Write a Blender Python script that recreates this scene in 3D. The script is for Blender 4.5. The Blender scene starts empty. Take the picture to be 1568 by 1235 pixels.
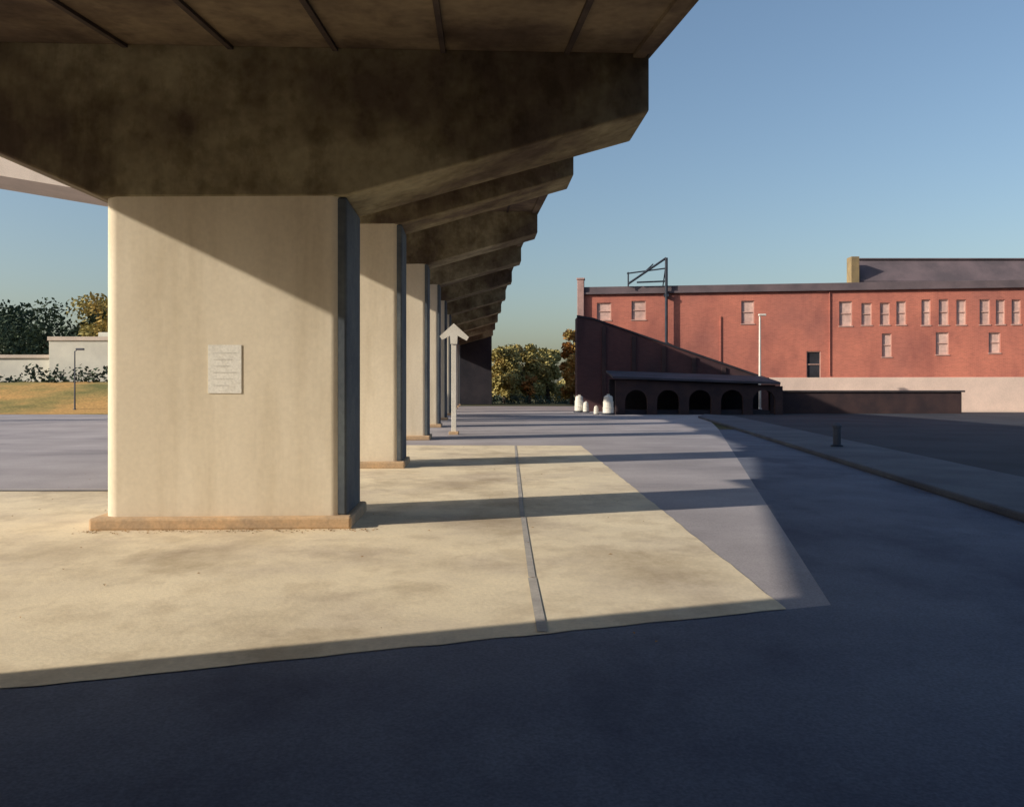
import bpy, bmesh, math, random
from mathutils import Vector, Matrix
random.seed(7)
S=bpy.context.scene
S.view_settings.view_transform='Standard'; S.view_settings.look='None'; S.view_settings.exposure=0
COL=S.collection
# ------------------------------------------------------------ materials
def mat(name, c1, c2=None, scale=1.0, rough=0.85, bump=0.15, bscale=30, c3=None, stretch=(1,1,1), detail=5, lo=.35, hi=.65, fine=0.12):
    m=bpy.data.materials.new(name); m.use_nodes=True
    nt=m.node_tree; N=nt.nodes; L=nt.links
    b=N['Principled BSDF']; b.inputs['Roughness'].default_value=rough
    b.inputs['Specular IOR Level'].default_value=0.2
    if c2 is None: c2=tuple(x*.75 for x in c1)
    tc=N.new('ShaderNodeTexCoord'); mp=N.new('ShaderNodeMapping'); mp.inputs['Scale'].default_value=stretch
    L.new(tc.outputs['Object'],mp.inputs['Vector'])
    n=N.new('ShaderNodeTexNoise'); n.inputs['Scale'].default_value=scale; n.inputs['Detail'].default_value=detail
    n.inputs['Roughness'].default_value=.6
    L.new(mp.outputs[0],n.inputs['Vector'])
    r=N.new('ShaderNodeValToRGB'); r.color_ramp.elements[0].position=lo; r.color_ramp.elements[1].position=hi
    r.color_ramp.elements[0].color=(*c2,1); r.color_ramp.elements[1].color=(*c1,1)
    if c3: 
        e=r.color_ramp.elements.new((lo+hi)/2); e.color=(*c3,1)
    L.new(n.outputs['Fac'],r.inputs['Fac'])
    n2=N.new('ShaderNodeTexNoise'); n2.inputs['Scale'].default_value=bscale; n2.inputs['Detail'].default_value=4
    L.new(tc.outputs['Object'],n2.inputs['Vector'])
    mr=N.new('ShaderNodeMapRange'); mr.inputs[1].default_value=.3; mr.inputs[2].default_value=.7
    mr.inputs[3].default_value=1-fine; mr.inputs[4].default_value=1+fine
    L.new(n2.outputs['Fac'],mr.inputs[0])
    mx=N.new('ShaderNodeVectorMath'); mx.operation='SCALE'
    L.new(r.outputs['Color'],mx.inputs[0]); L.new(mr.outputs[0],mx.inputs['Scale'])
    L.new(mx.outputs[0],b.inputs['Base Color'])
    if bump>0:
        bp=N.new('ShaderNodeBump'); bp.inputs['Strength'].default_value=bump; bp.inputs['Distance'].default_value=.01
        L.new(n2.outputs['Fac'],bp.inputs['Height']); L.new(bp.outputs[0],b.inputs['Normal'])
    return m
def stains(m,scale,stretch,dark,lo=.5,hi=.72,detail=6,off=(3.3,7.1,1.9)):
    nt=m.node_tree;N=nt.nodes;L=nt.links;b=N['Principled BSDF']
    src=b.inputs['Base Color'].links[0].from_socket
    tc=N.new('ShaderNodeTexCoord'); mp=N.new('ShaderNodeMapping'); mp.inputs['Scale'].default_value=stretch; mp.inputs['Location'].default_value=off
    n=N.new('ShaderNodeTexNoise'); n.inputs['Scale'].default_value=scale; n.inputs['Detail'].default_value=detail; n.inputs['Roughness'].default_value=.65
    L.new(tc.outputs['Object'],mp.inputs['Vector']); L.new(mp.outputs[0],n.inputs['Vector'])
    r=N.new('ShaderNodeValToRGB'); r.color_ramp.elements[0].position=lo; r.color_ramp.elements[1].position=hi
    r.color_ramp.elements[0].color=(1,1,1,1); r.color_ramp.elements[1].color=(*dark,1)
    L.new(n.outputs['Fac'],r.inputs['Fac'])
    mu=N.new('ShaderNodeVectorMath'); mu.operation='MULTIPLY'; L.new(src,mu.inputs[0]); L.new(r.outputs['Color'],mu.inputs[1])
    L.new(mu.outputs[0],b.inputs['Base Color']); return m
M={}
M['pier']=stains(mat('painted_concrete',(.84,.75,.60),(.74,.65,.51),1.1,.8,.12,18,stretch=(1,1,.4),fine=.04),1.6,(1,1,.12),(.85,.83,.79),.5,.72)
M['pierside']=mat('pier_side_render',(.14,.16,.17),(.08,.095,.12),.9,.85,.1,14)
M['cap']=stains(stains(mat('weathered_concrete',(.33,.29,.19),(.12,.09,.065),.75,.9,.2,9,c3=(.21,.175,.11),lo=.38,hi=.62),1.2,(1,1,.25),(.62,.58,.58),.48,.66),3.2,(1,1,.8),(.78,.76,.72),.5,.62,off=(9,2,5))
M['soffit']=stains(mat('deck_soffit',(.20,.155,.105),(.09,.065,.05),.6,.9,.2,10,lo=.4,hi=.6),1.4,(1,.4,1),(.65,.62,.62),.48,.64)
M['rib']=mat('rib_steel',(.07,.052,.045),(.04,.03,.03),2)
M['fascia']=mat('fascia',(.72,.60,.50),(.62,.52,.43),.7)
M['plinth']=mat('plinth_concrete',(.64,.43,.25),(.45,.33,.22),2.5)
M['conc']=stains(stains(mat('slab_concrete',(.82,.70,.50),(.62,.52,.39),.55,.9,.2,35,c3=(.74,.63,.455),fine=.07,detail=7),.5,(1,.7,1),(.72,.69,.66),.5,.66,8),1.7,(1,.8,1),(.86,.84,.82),.5,.62,7,off=(1,4,2))
M['asph']=stains(mat('weathered_asphalt',(.42,.385,.395),(.31,.285,.295),.35,.92,.3,60,fine=.16,detail=7),.25,(.5,1.5,1),(.8,.8,.82),.5,.65)
M['street']=stains(mat('street_asphalt',(.17,.185,.23),(.115,.125,.17),.5,.9,.3,60,fine=.2,detail=7),.7,(1,.6,1),(.68,.68,.73),.48,.64,8)  # bluish dark asphalt, shadow tone put into the colour
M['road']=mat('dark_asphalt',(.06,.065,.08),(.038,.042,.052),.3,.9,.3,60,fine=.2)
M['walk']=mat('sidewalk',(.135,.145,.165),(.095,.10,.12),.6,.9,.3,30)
M['joint']=mat('joint_filler',(.46,.42,.38),(.33,.31,.29),3)
M['ink']=mat('faded_ink',(.76,.74,.68),(.68,.66,.62),9)
M['dirt']=mat('ground_dirt_grass',(.10,.085,.04),(.05,.055,.025),.12,.95,.4,8,c3=(.08,.075,.03))
M['hill']=mat('wooded_hillside',(.04,.05,.03),(.02,.03,.02),.05,.95,0,1)  # dark tone for the added sky-blocking hills
M['drygrass']=mat('dry_grass',(.52,.30,.10),(.17,.16,.05),.14,.95,.4,6,c3=(.33,.24,.08),lo=.38,hi=.58,fine=.35)
M['sand']=mat('sandy_yard',(.55,.46,.38),(.42,.35,.30),.3)
M['paper']=mat('paper',(.88,.86,.80),(.80,.77,.70),9,.7,.03,40,lo=.3,hi=.55)
M['white']=mat('white_paint',(.82,.78,.70),(.70,.66,.58),2,.5,.03)
M['stucco']=mat('pale_stucco',(.80,.76,.64),(.64,.61,.52),.4)
M['dark']=mat('dark_steel',(.04,.05,.07),(.025,.03,.045),2,.6,.05)
M['darkwall']=mat('dark_stained_wall',(.05,.045,.055),(.03,.03,.04),.7)
M['brown']=mat('dark_brown_brick',(.085,.052,.05),(.05,.036,.04),.8)
M['slate']=mat('slate_roof',(.17,.13,.14),(.11,.09,.10),.5)
M['shedroof']=mat('shed_roof_felt',(.10,.09,.11),(.06,.06,.075),.5)
M['pink']=mat('weathered_brick_pale',(.46,.29,.26),(.34,.22,.2),1.5)
M['olive']=mat('olive_render',(.34,.25,.13),(.22,.17,.1),.8)
M['win']=mat('window_blind',(.76,.53,.45),(.50,.33,.29),.45,.4,.02,5)
M['frame']=mat('window_frame',(.58,.36,.30),(.46,.29,.25),2)
M['glass']=mat('dark_glass',(.05,.05,.06),(.03,.03,.035),1,.15,0)
M['bark']=mat('bark',(.09,.065,.045),(.05,.038,.03),5)
M['base']=mat('base_coat',(.74,.57,.48),(.60,.47,.40),.4)
def brick(name,c1,c2,c3):
    m=mat(name,c1,c2,.16,.9,.1,20,c3=c3,fine=.08)
    nt=m.node_tree;N=nt.nodes;L=nt.links;b=N['Principled BSDF']
    src=b.inputs['Base Color'].links[0].from_socket
    tc=[n for n in N if n.type=='TEX_COORD'][0]
    sep=N.new('ShaderNodeSeparateXYZ'); L.new(tc.outputs['Object'],sep.inputs[0])
    ad=N.new('ShaderNodeMath'); ad.operation='ADD'; L.new(sep.outputs[0],ad.inputs[0]); L.new(sep.outputs[1],ad.inputs[1])
    cb=N.new('ShaderNodeCombineXYZ'); L.new(ad.outputs[0],cb.inputs[0]); L.new(sep.outputs[2],cb.inputs[1])
    br=N.new('ShaderNodeTexBrick'); L.new(cb.outputs[0],br.inputs['Vector'])
    br.inputs['Scale'].default_value=1; br.inputs['Brick Width'].default_value=.3; br.inputs['Row Height'].default_value=.1; br.inputs['Mortar Size'].default_value=.012
    br.inputs['Color1'].default_value=(1,1,1,1); br.inputs['Color2'].default_value=(.82,.84,.86,1); br.inputs['Mortar'].default_value=(1.0,1.15,1.15,1)
    mu=N.new('ShaderNodeVectorMath'); mu.operation='MULTIPLY'; L.new(src,mu.inputs[0]); L.new(br.outputs['Color'],mu.inputs[1])
    L.new(mu.outputs[0],b.inputs['Base Color'])
    return stains(m,.35,(1,1,.35),(.75,.75,.8),.48,.66)
M['brick']=brick('red_brick',(.62,.21,.145),(.43,.155,.12),(.53,.18,.13))
M['brickdark']=brick('sooty_brick',(.13,.06,.06),(.07,.045,.05),(.10,.052,.055))  # brick colour darkened to stand in for shade on the warehouse front
def leafmat(name,c1,c2): return mat(name,c1,c2,.5,.8,0,3,fine=.3)
M['leaf_dark']=leafmat('leaf_dark',(.06,.085,.05),(.035,.055,.035))
M['leaf_gold']=leafmat('leaf_gold',(.44,.31,.10),(.24,.19,.06))
M['leaf_olive']=leafmat('leaf_olive',(.44,.36,.13),(.27,.23,.08))
M['leaf_orange']=leafmat('leaf_orange',(.42,.20,.05),(.2,.12,.04))
# ------------------------------------------------------------ helpers
def empty(name):
    o=bpy.data.objects.new(name,None); COL.objects.link(o); return o
def obj(name,verts,faces,m,parent=None,smooth=False,fix=True):
    me=bpy.data.meshes.new(name); me.from_pydata([tuple(v) for v in verts],[],faces)
    if fix:
        bm=bmesh.new(); bm.from_mesh(me); bmesh.ops.recalc_face_normals(bm,faces=bm.faces); bm.to_mesh(me); bm.free()
    o=bpy.data.objects.new(name,me); COL.objects.link(o)
    if m: me.materials.append(M[m] if isinstance(m,str) else m)
    if parent: o.parent=parent
    if smooth:
        for p in me.polygons: p.use_smooth=True
    return o
def bev(o,w,seg=2):
    md=o.modifiers.new('bevel','BEVEL'); md.width=w; md.segments=seg; md.limit_method='ANGLE'; return o
BF=[(0,3,2,1),(4,5,6,7),(0,1,5,4),(1,2,6,5),(2,3,7,6),(3,0,4,7)]
def box(name,x0,x1,y0,y1,z0,z1,m,parent=None,b=0,T=None):
    v=[(x0,y0,z0),(x1,y0,z0),(x1,y1,z0),(x0,y1,z0),(x0,y0,z1),(x1,y0,z1),(x1,y1,z1),(x0,y1,z1)]
    if T: v=[T(*p) for p in v]
    o=obj(name,v,BF,m,parent)
    if b: bev(o,b)
    return o
def prism(name,poly,z0,z1,m,parent=None,T=None,b=0):
    n=len(poly); v=[(x,y,z0) for x,y in poly]+[(x,y,z1) for x,y in poly]
    if T: v=[T(*p) for p in v]
    f=[tuple(range(n))[::-1],tuple(range(n,2*n))]+[(i,(i+1)%n,n+(i+1)%n,n+i) for i in range(n)]
    o=obj(name,v,f,m,parent)
    if b: bev(o,b)
    return o
def sheet(name,poly,z,m,parent=None):
    return obj(name,[(x,y,z) for x,y in poly],[tuple(range(len(poly)))],m,parent,fix=False)
def rod(name,p,q,r,m,parent=None,r2=None,n=10):
    p=Vector(p);q=Vector(q);r2=r if r2 is None else r2
    d=(q-p).normalized(); a=d.orthogonal().normalized(); c=d.cross(a)
    v=[p+(a*math.cos(t)+c*math.sin(t))*r for t in [2*math.pi*i/n for i in range(n)]]+[q+(a*math.cos(t)+c*math.sin(t))*r2 for t in [2*math.pi*i/n for i in range(n)]]
    f=[tuple(range(n))[::-1],tuple(range(n,2*n))]+[(i,(i+1)%n,n+(i+1)%n,n+i) for i in range(n)]
    return obj(name,v,f,m,parent)
def lathe(name,cx,cy,prof,m,parent=None,n=24,z=0):
    v=[];f=[]
    for r,h in prof:
        for i in range(n):
            t=2*math.pi*i/n; v.append((cx+r*math.cos(t),cy+r*math.sin(t),z+h))
    for k in range(len(prof)-1):
        for i in range(n):
            j=(i+1)%n; f.append((k*n+i,k*n+j,(k+1)*n+j,(k+1)*n+i))
    f.append(tuple(range(n))[::-1]); f.append(tuple(range((len(prof)-1)*n,len(prof)*n)))
    return obj(name,v,f,m,parent)
# ------------------------------------------------------------ bridge frame
th=math.atan(.045); ca,sa=math.cos(th),math.sin(th)
def BT(a,b,z): return (-1.51+a*ca-b*sa, a*sa+b*ca, z)
TB=[(-60,3.85),(-3,3.85),(2,4.42),(9.9,5.58),(17.5,6.78),(28,7.45),(37,7.95),(46,8.2),(55,8.25),(200,8.25)]
def zl(b):
    for (b0,z0),(b1,z1) in zip(TB[:-1],TB[1:]):
        if b<=b1: return z0+(z1-z0)*(b-b0)/(b1-b0)
    return TB[-1][1]
def zd(b): return (zl(b-1.2)+2*zl(b)+zl(b+1.2))/4
AL,AR=-6.55,3.58
bridge=empty('overpass_bridge')
def loft(name,sec,bs,m,parent):
    n=len(sec);v=[];f=[]
    for b in bs:
        for a,h in sec: v.append(BT(a,b,zd(b)+h))
    for k in range(len(bs)-1):
        for i in range(n):
            j=(i+1)%n; f.append((k*n+i,k*n+j,(k+1)*n+j,(k+1)*n+i))
    f.append(tuple(range(n))[::-1]); f.append(tuple(range((len(bs)-1)*n,len(bs)*n)))
    return obj(name,v,f,m,parent)
bs=[-40+2*i for i in range(20)]+[0+i for i in range(41)]+[42+2*i for i in range(32)]
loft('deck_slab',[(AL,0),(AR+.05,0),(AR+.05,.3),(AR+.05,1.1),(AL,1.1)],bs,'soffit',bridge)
loft('parapet_right',[(AR-.35,1.103),(AR+.08,1.103),(AR+.08,2.25),(AR-.2,2.25)],bs,'fascia',bridge)
loft('parapet_left',[(AL-.03,1.103),(AL+.4,1.103),(AL+.2,2.25),(AL-.03,2.25)],bs,'fascia',bridge)
for i,a in enumerate([-5.6,-4.1,-2.5,-1.3,-.1,1.15,2.6]):
    loft('soffit_rib_%d'%(i+1),[(a-.03,-.04),(a+.03,-.04),(a+.03,.01),(a-.03,.01)],bs,'rib',bridge)
for i,a in enumerate([AL+.12,AR-.12]):
    loft('drip_edge_%d'%(i+1),[(a-.07,-.05),(a+.07,-.05),(a+.07,.01),(a-.07,.01)],bs,'soffit',bridge)
TH=1.2
pb=[9.9,17.5,27.5,37,46,55,64,73,82,91]
def column(name,a0,a1,b0,b1,z1f,m,r=.16,seg=8):
    pts=[]
    for cx,cy,s in [(a1-r,b0+r,-90),(a1-r,b1-r,0),(a0+r,b1-r,90),(a0+r,b0+r,180)]:
        for k in range(seg+1):
            t=math.radians(s+90*k/seg); pts.append((cx+r*math.cos(t),cy+r*math.sin(t)))
    n=len(pts)
    v=[BT(x,y,z) for z in (0,z1f) for x,y in pts]
    f=[(i,(i+1)%n,n+(i+1)%n,n+i) for i in range(n)]
    o=obj(name,v,f,m,bridge,True)
    w=o.modifiers.new('wn','WEIGHTED_NORMAL'); w.mode='FACE_AREA'; w.weight=90; w.keep_sharp=False
    return o
for i,b in enumerate(pb):
    Z=min(zd(b),zd(b+TH))
    zc=Z-1.72
    prof=[(AL,Z-.003),(AL,Z-.12),(-2.77,zc-.04),(0.02,zc),(AR,Z-.68),(AR,Z-.003)]
    v=[];n=len(prof)
    for bb in (b-.012,b+TH+.012):
        for a,z in prof:
            zz=z if z<Z-.01 else zd(bb)+.02
            v.append(BT(a,bb,zz))
    f=[tuple(range(n)),tuple(range(n,2*n))[::-1]]+[(k,(k+1)%n,n+(k+1)%n,n+k) for k in range(n)]
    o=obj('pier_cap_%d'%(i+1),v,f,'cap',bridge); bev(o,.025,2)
    column('pier_column_%d'%(i+1),-2.75,0,b,b+TH,zc+.1,'pier')
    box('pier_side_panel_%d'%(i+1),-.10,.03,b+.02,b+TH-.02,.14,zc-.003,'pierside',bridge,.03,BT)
    box('pier_plinth_%d'%(i+1),-2.87,.1,b-.12,b+TH+.1,0,.15,'plinth',bridge,.03,BT)
box('far_abutment',AL,AR,98,102,0,zd(99)-.004,'darkwall',bridge,0,BT)
v=[]
for x in (-7.9,-6.6):
    for y in (-9,-3,3.0): v+=[(x,y,0),(x,y,zd(y)-.02)]
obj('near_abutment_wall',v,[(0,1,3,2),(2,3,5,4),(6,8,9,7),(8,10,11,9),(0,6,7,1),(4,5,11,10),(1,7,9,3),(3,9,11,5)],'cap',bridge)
pn=empty('paper_notice')
a0,a1=-1.56,-1.18
box('sheet',a0,a1,9.892,9.897,1.57,2.13,'paper',pn,0,BT)
for k in range(6):
    box('printed_line_%d'%(k+1),a0+.06,a1-.06-.04*(k%3),9.890,9.8915,2.03-.075*k,2.042-.075*k,'ink',pn,0,BT)
# ------------------------------------------------------------ ground
sheet('ground',[(-900,-300),(900,-300),(900,1500),(-900,1500)],0,'dirt')
sw=lambda y:4.96+.12*y
def apr(x): return 4.08+.352*(x+4)  # apron edge, set to run along the foreground shadow
ln=lambda y:1.0+.215*y  # lot edge, set to follow the deck shadow boundary
xe=ln(6.4)
sheet('parking_lot_pavement',[(-70,apr(-70)),(xe,apr(xe)),(ln(35),35),(sw(56)+1,56),(12,88),(-12,88),(-14,57),(-70,57)],.006,'asph')
sheet('street',[(-70,-40),(sw(-40)+1,-40),(sw(35)+1,35),(ln(35),35),(xe,apr(xe)),(-70,apr(-70))],.0065,'street')  # dark sheet laid where the shadow falls, shade put into its colour
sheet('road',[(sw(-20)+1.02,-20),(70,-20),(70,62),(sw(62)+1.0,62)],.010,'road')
rg=random.Random(31)
edge=[(-26+28*i/160,apr(-26+28*i/160)+rg.uniform(-.018,.018)) for i in range(161)]
edge+=[(2.0+rg.uniform(-.012,.012),apr(2)+(24.6-apr(2))*i/80) for i in range(1,81)]
sheet('concrete_apron',edge+[(-6.0,24.9),(-6.0,13.7),(-26,13.4)],.012,'conc')
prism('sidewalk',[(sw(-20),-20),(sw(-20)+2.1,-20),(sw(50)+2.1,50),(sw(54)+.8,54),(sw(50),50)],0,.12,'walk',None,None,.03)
j=empty('pavement_joint')
for k,(x0,y0,y1,w) in enumerate([(.20,apr(.2)+.03,7.2,.035),(.17,7.22,10.7,.03),(.13,10.72,24.5,.03)]):
    sheet('joint_strip_%d'%(k+1),[(x0-w,y0),(x0+w,y0),(x0-.03+w,y1),(x0-.03-w,y1)],.018,'joint',j)
sheet('joint_cross',[(-26,13.27),(-4.8,13.44),(-4.8,13.54),(-26,13.5)],.022,'street',j)
v=[];f=[]
for _ in range(420):
    if rg.random()<.45:
        x=rg.uniform(-4.9,-1.5); y=9.72-abs(rg.gauss(0,.10))+.045*(x+2)
    elif rg.random()<.5:
        x=rg.uniform(-9,1.9); y=rg.uniform(5,24)
    else:
        y=rg.uniform(-1,20); x=sw(y)-abs(rg.gauss(0,.12))-.02
    s=rg.uniform(.008,.024); t=rg.uniform(0,6.28); k=len(v)
    c_,s_=math.cos(t)*s,math.sin(t)*s
    v+=[(x-c_,y-s_,.019),(x+s_*.5,y-c_*.5,.024),(x+c_,y+s_,.020),(x-s_*.5,y+c_*.5,.026)]; f.append((k,k+1,k+2,k+3))
obj('fallen_leaves',v,f,'leaf_orange',None,fix=False)
# ------------------------------------------------------------ brick warehouse
PH=math.radians(8); X0=5.7; Y=70.
wh=empty('brick_warehouse')
def px(p):
    k=(p-784)/1300; return X0+(Y*k-X0)/(math.cos(PH)+k*math.sin(PH))
pz=lambda p:1.6+(598-p)/1300*68.0
wins=[(925,460,487,22),(978,458,487,22),(1145,460,495,20),(1295,463,500,20),(1327,466,499,16),(1355,466,499,15),(1380,464,499,15),(1418,462,500,14),(1445,462,500,15),(1472,463,500,15),(1508,463,500,16),(1532,464,500,14),(1556,464,500,14),(1358,512,547,15),(1443,511,544,20),(1523,512,542,18),
 (1600,463,500,16),(1640,463,500,16),(1600,512,544,18),(1680,463,500,16)]
W=[(px(a-w/2),px(a+w/2),pz(c),pz(b)) for a,b,c,w in wins]
door=(px(1235),px(1257),pz(578),pz(538))
ops=W+[door]
X1,ZT,ZP=58.,9.5,2.65
dk=(X0,X0+9.2,ZP,4.15)  # lower-left wall cells coloured darker to deepen the deck shadow
xs=sorted(set([X0,X1,dk[1]]+[o[0] for o in ops]+[o[1] for o in ops])); zs=sorted(set([ZP,ZT,dk[3]]+[o[2] for o in ops]+[o[3] for o in ops]))
v=[];f=[];vi={};mi=[]
def V(x,z):
    if (x,z) not in vi: vi[(x,z)]=len(v); v.append((x,Y,z))
    return vi[(x,z)]
for i in range(len(xs)-1):
    for k in range(len(zs)-1):
        cx=(xs[i]+xs[i+1])/2; cz=(zs[k]+zs[k+1])/2
        if any(o[0]<cx<o[1] and o[2]<cz<o[3] for o in ops): continue
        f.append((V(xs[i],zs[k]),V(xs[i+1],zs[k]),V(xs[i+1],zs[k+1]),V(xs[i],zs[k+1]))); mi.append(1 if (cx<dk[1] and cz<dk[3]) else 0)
for o in ops:
    n=len(v); x0,x1,z0,z1=o
    v+=[(x0,Y,z0),(x1,Y,z0),(x1,Y,z1),(x0,Y,z1),(x0,Y+.2,z0),(x1,Y+.2,z0),(x1,Y+.2,z1),(x0,Y+.2,z1)]
    for a,b in ((0,1),(1,2),(2,3),(3,0)): f.append((n+a,n+b,n+4+b,n+4+a)); mi.append(0)
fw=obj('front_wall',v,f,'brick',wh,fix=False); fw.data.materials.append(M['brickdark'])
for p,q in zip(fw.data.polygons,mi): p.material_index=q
for n_,o in enumerate(ops):
    x0,x1,z0,z1=o; g='glass' if o is door else 'win'
    box('window_pane_%d'%(n_+1),x0,x1,Y+.14,Y+.17,z0,z1,g,wh)
    t=.07
    box('frame_l_%d'%n_,x0,x0+t,Y+.06,Y+.137,z0,z1,'frame',wh); box('frame_r_%d'%n_,x1-t,x1,Y+.06,Y+.137,z0,z1,'frame',wh)
    box('frame_t_%d'%n_,x0+t,x1-t,Y+.06,Y+.137,z1-t,z1,'frame',wh); box('rail_%d'%n_,x0+t,x1-t,Y+.07,Y+.137,(z0+z1)/2-.03,(z0+z1)/2+.03,'frame',wh)
    box('sill_%d'%n_,x0-.05,x1+.05,Y-.05,Y+.13,z0-.09,z0-.003,'frame',wh)
box('side_wall',X0,X0+.3,Y+.003,94,0,ZT,'brick',wh); box('back_wall',X0+.3,X1,93.7,94,0,ZT,'brick',wh); box('right_wall',X1-.3,X1,Y+.25,93.7,0,ZT,'brick',wh)
box('plinth_wall',X0+15,X1,Y-.12,Y+.3,0,ZP-.003,'base',wh,.02); box('plinth_wall_dark',X0+.003,X0+14.997,Y-.12,Y+.3,0,ZP-.003,'brown',wh,.02)  # left plinth coloured dark to deepen the shade there
box('flat_roof',X0+.31,X1-.31,Y+.3,93.6,ZT-.4,ZT-.1,'slate',wh)
box('cornice',X0-.1,X1,Y-.25,Y+.4,ZT,ZT+.16,'slate',wh,.02); box('parapet_band',X0-.05,X1,Y-.1,Y+.35,ZT+.163,ZT+.62,'slate',wh,.02)
box('parapet_side',X0-.05,X0+.35,Y+.36,94,ZT+.003,ZT+.6,'slate',wh,.02)
box('corner_chimney',X0-.3,X0+.25,Y-.35,Y+.3,7.6,10.7,'pink',wh,.03); box('chimney_cap',X0-.36,X0+.31,Y-.41,Y+.36,10.703,10.85,'pink',wh,.03)
for k,x in enumerate([px(1103),px(1270),41,48]): rod('downpipe_%d'%(k+1),(x,Y-.08,2.8),(x,Y-.08,7.6 if k<1 else 9.4),.04,'brick',wh)
box('roof_vent',15,16.2,Y+5,Y+6.2,ZT-.1,ZT+.8,'slate',wh,.05)
cr=empty('rooftop_hoist_frame'); yc=Y-.45
mx=px(1020)
rod('mast',(mx,yc,5.1),(mx,yc,pz(393)),.12,'dark',cr)
rod('diagonal',(px(962),yc,pz(432)),(mx,yc,pz(393)),.09,'dark',cr)
rod('upper_rail',(px(960),yc,pz(416)),(mx,yc,pz(409)),.06,'dark',cr)
rod('lower_rail',(px(975),yc,pz(430)),(mx,yc,pz(429)),.07,'dark',cr)
rod('back_stay',(mx,yc,12.0),(mx-.3,yc+4,9.3),.05,'dark',cr)
rod('strut',(px(985),yc,pz(416)),(px(1000),yc,pz(402)),.05,'dark',cr)
rod('brace',(px(962),yc,pz(432)),(px(962),yc+3,9.3),.06,'dark',cr); rod('post',(px(962),yc,pz(436)),(px(962),yc,pz(414)),.06,'dark',cr)
box('bracket_foot',mx-.2,mx+.2,yc-.1,Y-.003,5.1,5.5,'dark',cr); box('bracket_top',mx-.2,mx+.2,yc-.1,Y-.11,9.2,9.4,'dark',cr)
RM=Matrix.Translation((X0,Y,0))@Matrix.Rotation(-PH,4,'Z')@Matrix.Translation((-X0,-Y,0))
wh.matrix_world=RM; cr.matrix_world=RM
# added dark sloped wall along the deck shadow edge, deepens the facade shade
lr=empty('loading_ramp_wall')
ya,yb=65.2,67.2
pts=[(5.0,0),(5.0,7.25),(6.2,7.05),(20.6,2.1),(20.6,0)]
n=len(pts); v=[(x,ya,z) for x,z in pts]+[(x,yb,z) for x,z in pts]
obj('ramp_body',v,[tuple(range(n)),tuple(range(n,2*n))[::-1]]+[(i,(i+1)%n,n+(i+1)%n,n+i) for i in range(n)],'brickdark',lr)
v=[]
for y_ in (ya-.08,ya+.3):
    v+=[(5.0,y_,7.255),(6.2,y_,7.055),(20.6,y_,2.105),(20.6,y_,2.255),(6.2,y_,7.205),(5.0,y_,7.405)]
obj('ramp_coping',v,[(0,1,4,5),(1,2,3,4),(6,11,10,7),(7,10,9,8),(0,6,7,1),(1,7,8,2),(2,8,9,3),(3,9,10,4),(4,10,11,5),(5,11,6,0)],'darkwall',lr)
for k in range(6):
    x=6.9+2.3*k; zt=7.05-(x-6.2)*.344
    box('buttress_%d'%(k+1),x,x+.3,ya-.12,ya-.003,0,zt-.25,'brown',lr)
ub=empty('upper_warehouse')
Y2=85.;x0=33.9;x1=75.
box('end_wall',x0,x0+.8,Y2-.2,Y2+1,0,15.0,'olive',ub,.02)
v=[(x0+.82,Y2,0),(x1,Y2,0),(x1,Y2,12.6),(x0+.82,Y2,12.6),(x0+.82,Y2+2,15.0),(x1,Y2+2,15.0),(x1,88,15.0),(x0+.82,88,15.0),(x1,88,0),(x0+.82,88,0)]
obj('roofed_body',v,[(0,1,2,3),(3,2,5,4),(4,5,6,7),(1,8,6,5,2),(0,3,4,7,9),(8,9,7,6)],'slate',ub)
box('roof_ridge',x0+.85,x1,Y2+1.8,Y2+2.3,15.003,15.15,'slate',ub)
for k in range(5): box('roof_seam_%d'%(k+1),x0+4+7*k,x0+4.15+7*k,Y2-.08,Y2-.003,10,12.5,'dark',ub)
ld=empty('arcade_shed')
v=[(6.7,56.3,2.42),(17.8,56.3,2.02),(17.8,60.6,2.5),(6.7,60.6,2.9),(6.7,56.3,2.56),(17.8,56.3,2.16),(17.8,60.6,2.64),(6.7,60.6,3.04)]
obj('shed_roof',v,BF,'shedroof',ld)
box('shed_back',6.9,17.5,60.3,60.5,0,2.41,'darkwall',ld)
bw=2.13
for k in range(5):
    xb=6.9+bw*k; top=2.4-.036*(xb-6.9)
    v=[];f=[]
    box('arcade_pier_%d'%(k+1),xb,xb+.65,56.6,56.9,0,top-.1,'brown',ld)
    xa,xc=xb+.65,xb+bw; r=(xc-xa)/2; cx=(xa+xc)/2; zsg=.95
    for t in range(13):
        q=math.pi-math.pi*t/12; xx=cx+r*math.cos(q); zz=zsg+r*math.sin(q)*.95
        for yy in (56.6,56.9): v+=[(xx,yy,zz),(xx,yy,top-.1)]
    for t in range(12):
        b0=4*t; f+=[(b0,b0+4,b0+5,b0+1),(b0+2,b0+3,b0+7,b0+6),(b0,b0+2,b0+6,b0+4),(b0+1,b0+5,b0+7,b0+3)]
    obj('arch_%d'%(k+1),v,f,'brown',ld)
box('arcade_pier_end',6.9+bw*5,6.9+bw*5+.5,56.6,56.9,0,1.9,'brown',ld)
box('shed_floor',7.2,17.3,57.0,60.29,0,.3,'darkwall',ld)
dw=empty('retaining_wall')
box('wall_body',17.9,31.2,58.9,59.3,0,1.5,'brown',dw,.02); box('wall_coping',17.85,31.4,58.8,59.4,1.503,1.62,'darkwall',dw,.02)
sheet('sandy_yard',[(21,62.2),(64,62.2),(64,62.6),(21,67.0)],.016,'sand')
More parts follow.
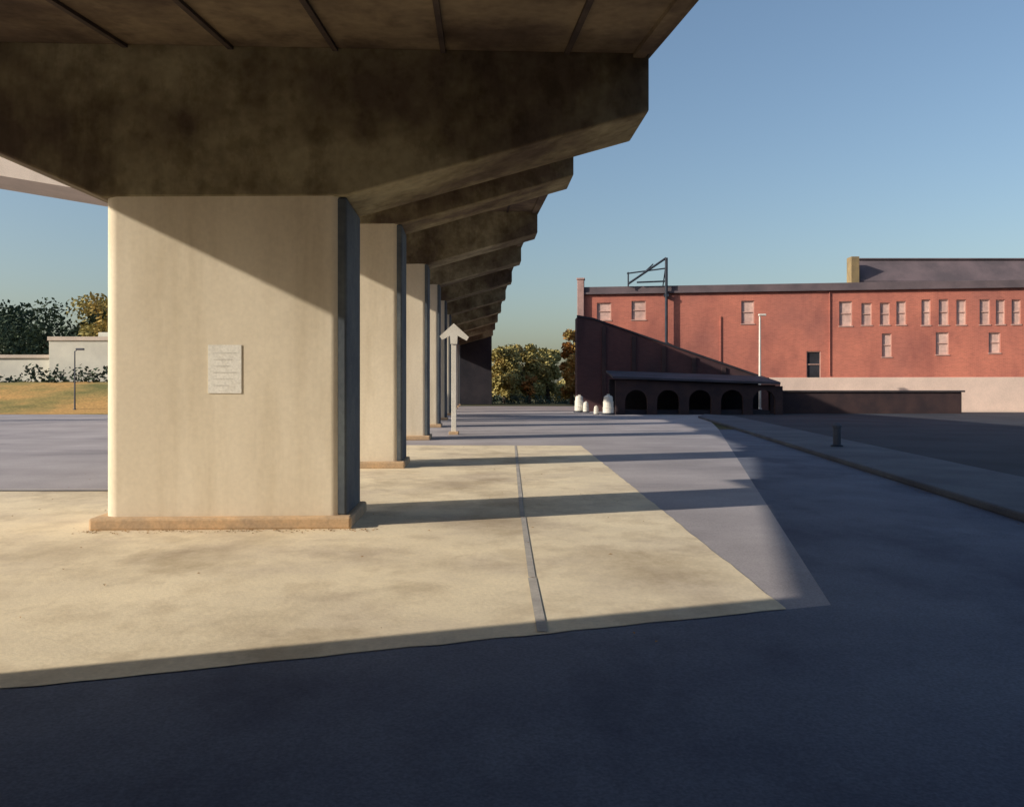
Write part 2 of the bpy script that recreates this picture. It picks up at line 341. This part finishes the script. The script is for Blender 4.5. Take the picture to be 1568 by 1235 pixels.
# ------------------------------------------------------------ street furniture
def lamp(name,x,y,h,m='white',arm=1.0,r=.07):
    e=empty(name)
    lathe('pole',x,y,[(r*2,0),(r*2,.3),(r*1.2,.36),(r*.8,h)],m,e,12)
    rod('arm',(x,y,h-.05),(x+arm,y,h+.12),r*.5,m,e); 
    box('lamp_head',x+arm-.1,x+arm+.45,y-.12,y+.12,h+.06,h+.2,m,e,.04)
lamp('street_lamp',18.1,62,7.0,'white',.0,.08)
lamp('street_lamp',-30.9,60,4.4,'walk',.2,.05)
ar=empty('arrow_sign')
ax,ay=-2.12,31
box('post',ax-.09,ax+.09,ay-.06,ay+.06,.1,3.5,'white',ar,.01); box('post_base',ax-.18,ax+.18,ay-.18,ay+.18,0,.12,'plinth',ar,.02)
hd=[(0,4.05),(.55,3.55),(.47,3.42),(.14,3.60),(.12,3.3),(-.12,3.3),(-.14,3.60),(-.42,3.45),(-.52,3.58)]
n=len(hd); v=[(ax+x,ay-.1,z) for x,z in hd]+[(ax+x,ay-.062,z) for x,z in hd]
obj('arrow_head',v,[tuple(range(n)),tuple(range(n,2*n))[::-1]]+[(i,(i+1)%n,n+(i+1)%n,n+i) for i in range(n)],'white',ar)
def barrel(x,y,s=1.0):
    e=empty('traffic_barrel')
    lathe('rubber_base',x,y,[(.45*s,0),(.45*s,.1*s),(.34*s,.14*s)],'dark',e,20)
    lathe('drum',x,y,[(.36*s,.141*s),(.36*s,.45*s),(.39*s,.48*s),(.34*s,.52*s),(.34*s,.85*s),(.36*s,.88*s),(.31*s,.92*s),(.29*s,1.2*s),(.2*s,1.28*s)],'white',e,20)
    box('handle',x-.1*s,x+.1*s,y-.02,y+.02,1.281*s,1.38*s,'white',e)
barrel(6.35,56,1.0); barrel(5.4,62,.6); barrel(4.95,62.5,.95); barrel(5.6,56.5,.45)
bo=empty('bollard')
lathe('bollard_post',8.65,22.6,[(.1,.12),(.1,.62),(.12,.63),(.12,.68),(.06,.75)],'walk',bo,16)
lathe('bollard_foot',8.65,22.6,[(.16,.115),(.16,.15),(.11,.17)],'dark',bo,16)
# ------------------------------------------------------------ background left
wb=empty('white_warehouse')
box('main_block',-42,-30,77,90,0,6.4,'stucco',wb,.03); box('low_wing',-75,-42.003,78,90,0,4.8,'stucco',wb,.03)
box('roof_edge',-42.1,-29.9,76.9,76.997,6.15,6.5,'fascia',wb); box('wing_edge',-75,-42.11,77.85,77.997,4.6,4.9,'fascia',wb)
box('roof_unit',-39,-36.5,80,83,6.403,7.1,'stucco',wb,.05)
box('pilaster',-36.3,-36.0,76.9,76.997,0,6.14,'fascia',wb)
rp=empty('flyover_ramp')
def R(t,w,z):
    x=-36+t*27.2; y=40-t*.5; return (x,y+w,z+13.7-t*4.6)
v=[];f=[]
T=[i/8 for i in range(9)]
sec=[(0,0),(0,1.35),(.3,1.35),(.3,1.1),(4.5,1.1),(4.5,0)]
for t in T:
    for w,z in sec: v.append(R(t,w,z))
n=len(sec)
for k in range(8):
    for i in range(n): f.append((k*n+i,k*n+(i+1)%n,(k+1)*n+(i+1)%n,(k+1)*n+i))
f+=[tuple(range(n)),tuple(range(8*n,9*n))[::-1]]
obj('ramp_deck',v,f,'fascia',rp)
for k,t in enumerate([.0,.72,.95]):
    p=R(t,2.2,0); lathe('ramp_column_%d'%(k+1),p[0],p[1],[(.7,0),(.7,p[2]-.4),(1.2,p[2]+.1)],'fascia',rp,20)
v=[];f=[];nx,ny=60,8
rg=random.Random(5)
for jy in range(ny+1):
    for ix in range(nx+1):
        t=jy/ny; x=-120+106*ix/nx; v.append((x,57+18*t,.02+2.3*(t*t*(3-2*t))*min(1,(nx-ix)/6)+ (rg.uniform(0,.12) if 0<jy else 0)))
for jy in range(ny):
    for ix in range(nx):
        k=jy*(nx+1)+ix; f.append((k,k+1,k+nx+2,k+nx+1))
obj('grass_embankment',v,f,'drygrass',None,True,False)
# ------------------------------------------------------------ unseen sky blockers added behind the viewpoint
ab=empty('brick_apartment_building')  # added unseen building, cuts sky fill from behind
box('body',-2,60,-44,-24,0,17,'slate',ab); box('cornice',-2.2,60.2,-44.2,-23.8,17.003,17.6,'darkwall',ab)
for r_ in range(4):
    for k in range(14):
        box('window_%d_%d'%(r_,k),1+4.2*k,2.6+4.2*k,-23.997,-23.93,2+3.8*r_,4+3.8*r_,'glass',ab)
v=[];f=[]; NA=90; rings=[(190,0),(215,.45),(245,.85),(275,1.0),(340,.7),(420,0)]  # added dark hill ring out of view, blocks the bright low sky
rg=random.Random(9)
for i in range(NA+1):
    az=math.radians(48+264*i/NA)
    e=min(1,min(i,NA-i)/14); e=e*e*(3-2*e)
    wob=1+.12*math.sin(i*.37)+.07*math.sin(i*1.1+2)
    for r_,h in rings:
        v.append((r_*math.sin(az),r_*math.cos(az),h*e*74*wob*rg.uniform(.96,1.04)))
n=len(rings)
for i in range(NA):
    for k in range(n-1): f.append((i*n+k,i*n+k+1,(i+1)*n+k+1,(i+1)*n+k))
obj('hills',v,f,'hill',None,True)
# ------------------------------------------------------------ vegetation
def leaves(name,clumps,m,parent,size,n,rng):
    v=[];f=[]
    for (cx,cy,cz,r,rz) in clumps:
        for _ in range(n):
            while True:
                d=Vector((rng.uniform(-1,1),rng.uniform(-1,1),rng.uniform(-1,1)))
                if .15<d.length<1: break
            d=d*(.6+.4*d.length)
            c=Vector((cx+d.x*r,cy+d.y*r,cz+d.z*rz))
            a=Vector((rng.gauss(0,1),rng.gauss(0,1),rng.gauss(0,1))).normalized(); b=a.orthogonal().normalized()
            s=size*rng.uniform(.5,1.3); k=len(v)
            v+=[c-a*s,c+b*s*.55,c+a*s,c-b*s*.55]; f.append((k,k+1,k+2,k+3))
    return obj(name,v,f,m,parent,fix=False)
def tree(name,x,y,h,r,m,seed,m2=None,n=220,size=.24,trunk=.3,nc=17):
    rng=random.Random(seed); e=empty(name)
    rod('trunk',(x,y,0),(x+rng.uniform(-.2,.2),y,h*.5),r*.09+.08,'bark',e,r*.05+.04)
    cl=[];cl2=[]
    for k in range(nc):
        a=rng.uniform(0,6.28); q=rng.uniform(.1,.75)*r; zz=rng.uniform(trunk,.9)*h
        q*=1.15-abs(zz/h-.55)*1.1
        cx,cy=x+q*math.cos(a),y+q*math.sin(a)
        if k<8: rod('limb_%d'%(k+1),(x,y,h*(.2+.03*k)),(cx,cy,zz),.09,'bark',e,.03,6)
        rr=r*rng.uniform(.26,.45); (cl2 if m2 and rng.random()<.35 else cl).append((cx,cy,zz,rr,min(rr*.8,h-zz+.3)))
    leaves('crown',cl,m,e,size,n,rng)
    if cl2: leaves('crown_light',cl2,m2,e,size,n,rng)
    return e
tree('oak_tree',-52,92,11.6,6,'leaf_dark',1,n=260,nc=20); tree('oak_tree',-46.5,94,11.8,5.5,'leaf_dark',2,'leaf_olive',trunk=.25,n=260,nc=20)
tree('oak_tree',-59,96,11.5,6.5,'leaf_dark',3); tree('maple_tree',-42.5,90.5,13.0,3.8,'leaf_olive',4,'leaf_gold'); tree('maple_tree',-38,95,13.0,4.5,'leaf_gold',5,'leaf_olive')
tree('maple_tree',-.9,110,7.4,3.2,'leaf_olive',6,'leaf_gold',trunk=.12,n=320,nc=24); tree('maple_tree',2.0,113,8.0,3.4,'leaf_olive',8,'leaf_gold',trunk=.1,n=320,nc=24); tree('maple_tree',4.9,116,7.6,3.0,'leaf_olive',9,trunk=.1,n=300,nc=22)
tree('maple_tree',6.9,98,9.0,1.9,'leaf_gold',12,'leaf_orange',trunk=.1,size=.2,nc=30)
tree('orange_sapling',2.2,104,4.3,1.0,'leaf_orange',11,size=.18,n=60)
def mass(name,x0,x1,y,h,m,seed,step=1.6,n=110,size=.35,dy=3):
    rng=random.Random(seed); cl=[]; x=x0
    while x<x1:
        hh=h*rng.uniform(.6,1.15); r=step*rng.uniform(.8,1.4)
        yy=y+rng.uniform(-dy,dy)
        z=hh-r*.7
        while z>-.2:
            cl.append((x+rng.uniform(-.4,.4),yy,max(z,.3),r,r*.8)); z-=r*1.2
        x+=step*.8
    return leaves(name,cl,m,None,size,n,rng)
mass('shrub_row',-80,-30,74.5,3.4,'leaf_dark',21,1.1,60,.2,.6)
mass('distant_treeline',-150,-8,150,8.5,'leaf_dark',22,4,60,.8)
mass('distant_treeline',-8,16,128,4.2,'leaf_olive',23,1.8,70,.4)
mass('undergrowth',-4,8.5,104,1.0,'leaf_dark',24,.9,50,.2,2)
# ------------------------------------------------------------ light
E=math.radians(22.6); A=math.atan(.354)
Ld=Vector((math.cos(A)*math.cos(E),math.sin(A)*math.cos(E),-math.sin(E)))
sl=bpy.data.lights.new('sun','SUN'); sl.energy=5; sl.angle=math.radians(.6); sl.color=(1,.90,.75)
so=bpy.data.objects.new('sun',sl); COL.objects.link(so); so.rotation_euler=Ld.to_track_quat('-Z','Y').to_euler(); so.location=(-30,-10,30)
w=bpy.data.worlds.new('World'); S.world=w; w.use_nodes=True; nt=w.node_tree
sk=nt.nodes.new('ShaderNodeTexSky'); sk.sky_type='NISHITA'; sk.sun_disc=False; sk.sun_elevation=E; sk.sun_rotation=math.atan2(-Ld.x,-Ld.y)
sk.air_density=1.2; sk.dust_density=2.4; sk.ozone_density=2.6
nt.links.new(sk.outputs[0],nt.nodes['Background'].inputs[0]); nt.nodes['Background'].inputs[1].default_value=.145
# ------------------------------------------------------------ camera
c=bpy.data.cameras.new('camera'); co=bpy.data.objects.new('camera',c); COL.objects.link(co)
c.lens=36*1300/1568; c.shift_y=-19.5/1568; c.clip_end=4000; c.clip_start=.05
co.location=(0,0,1.6); co.rotation_euler=(math.radians(90),0,0); S.camera=co
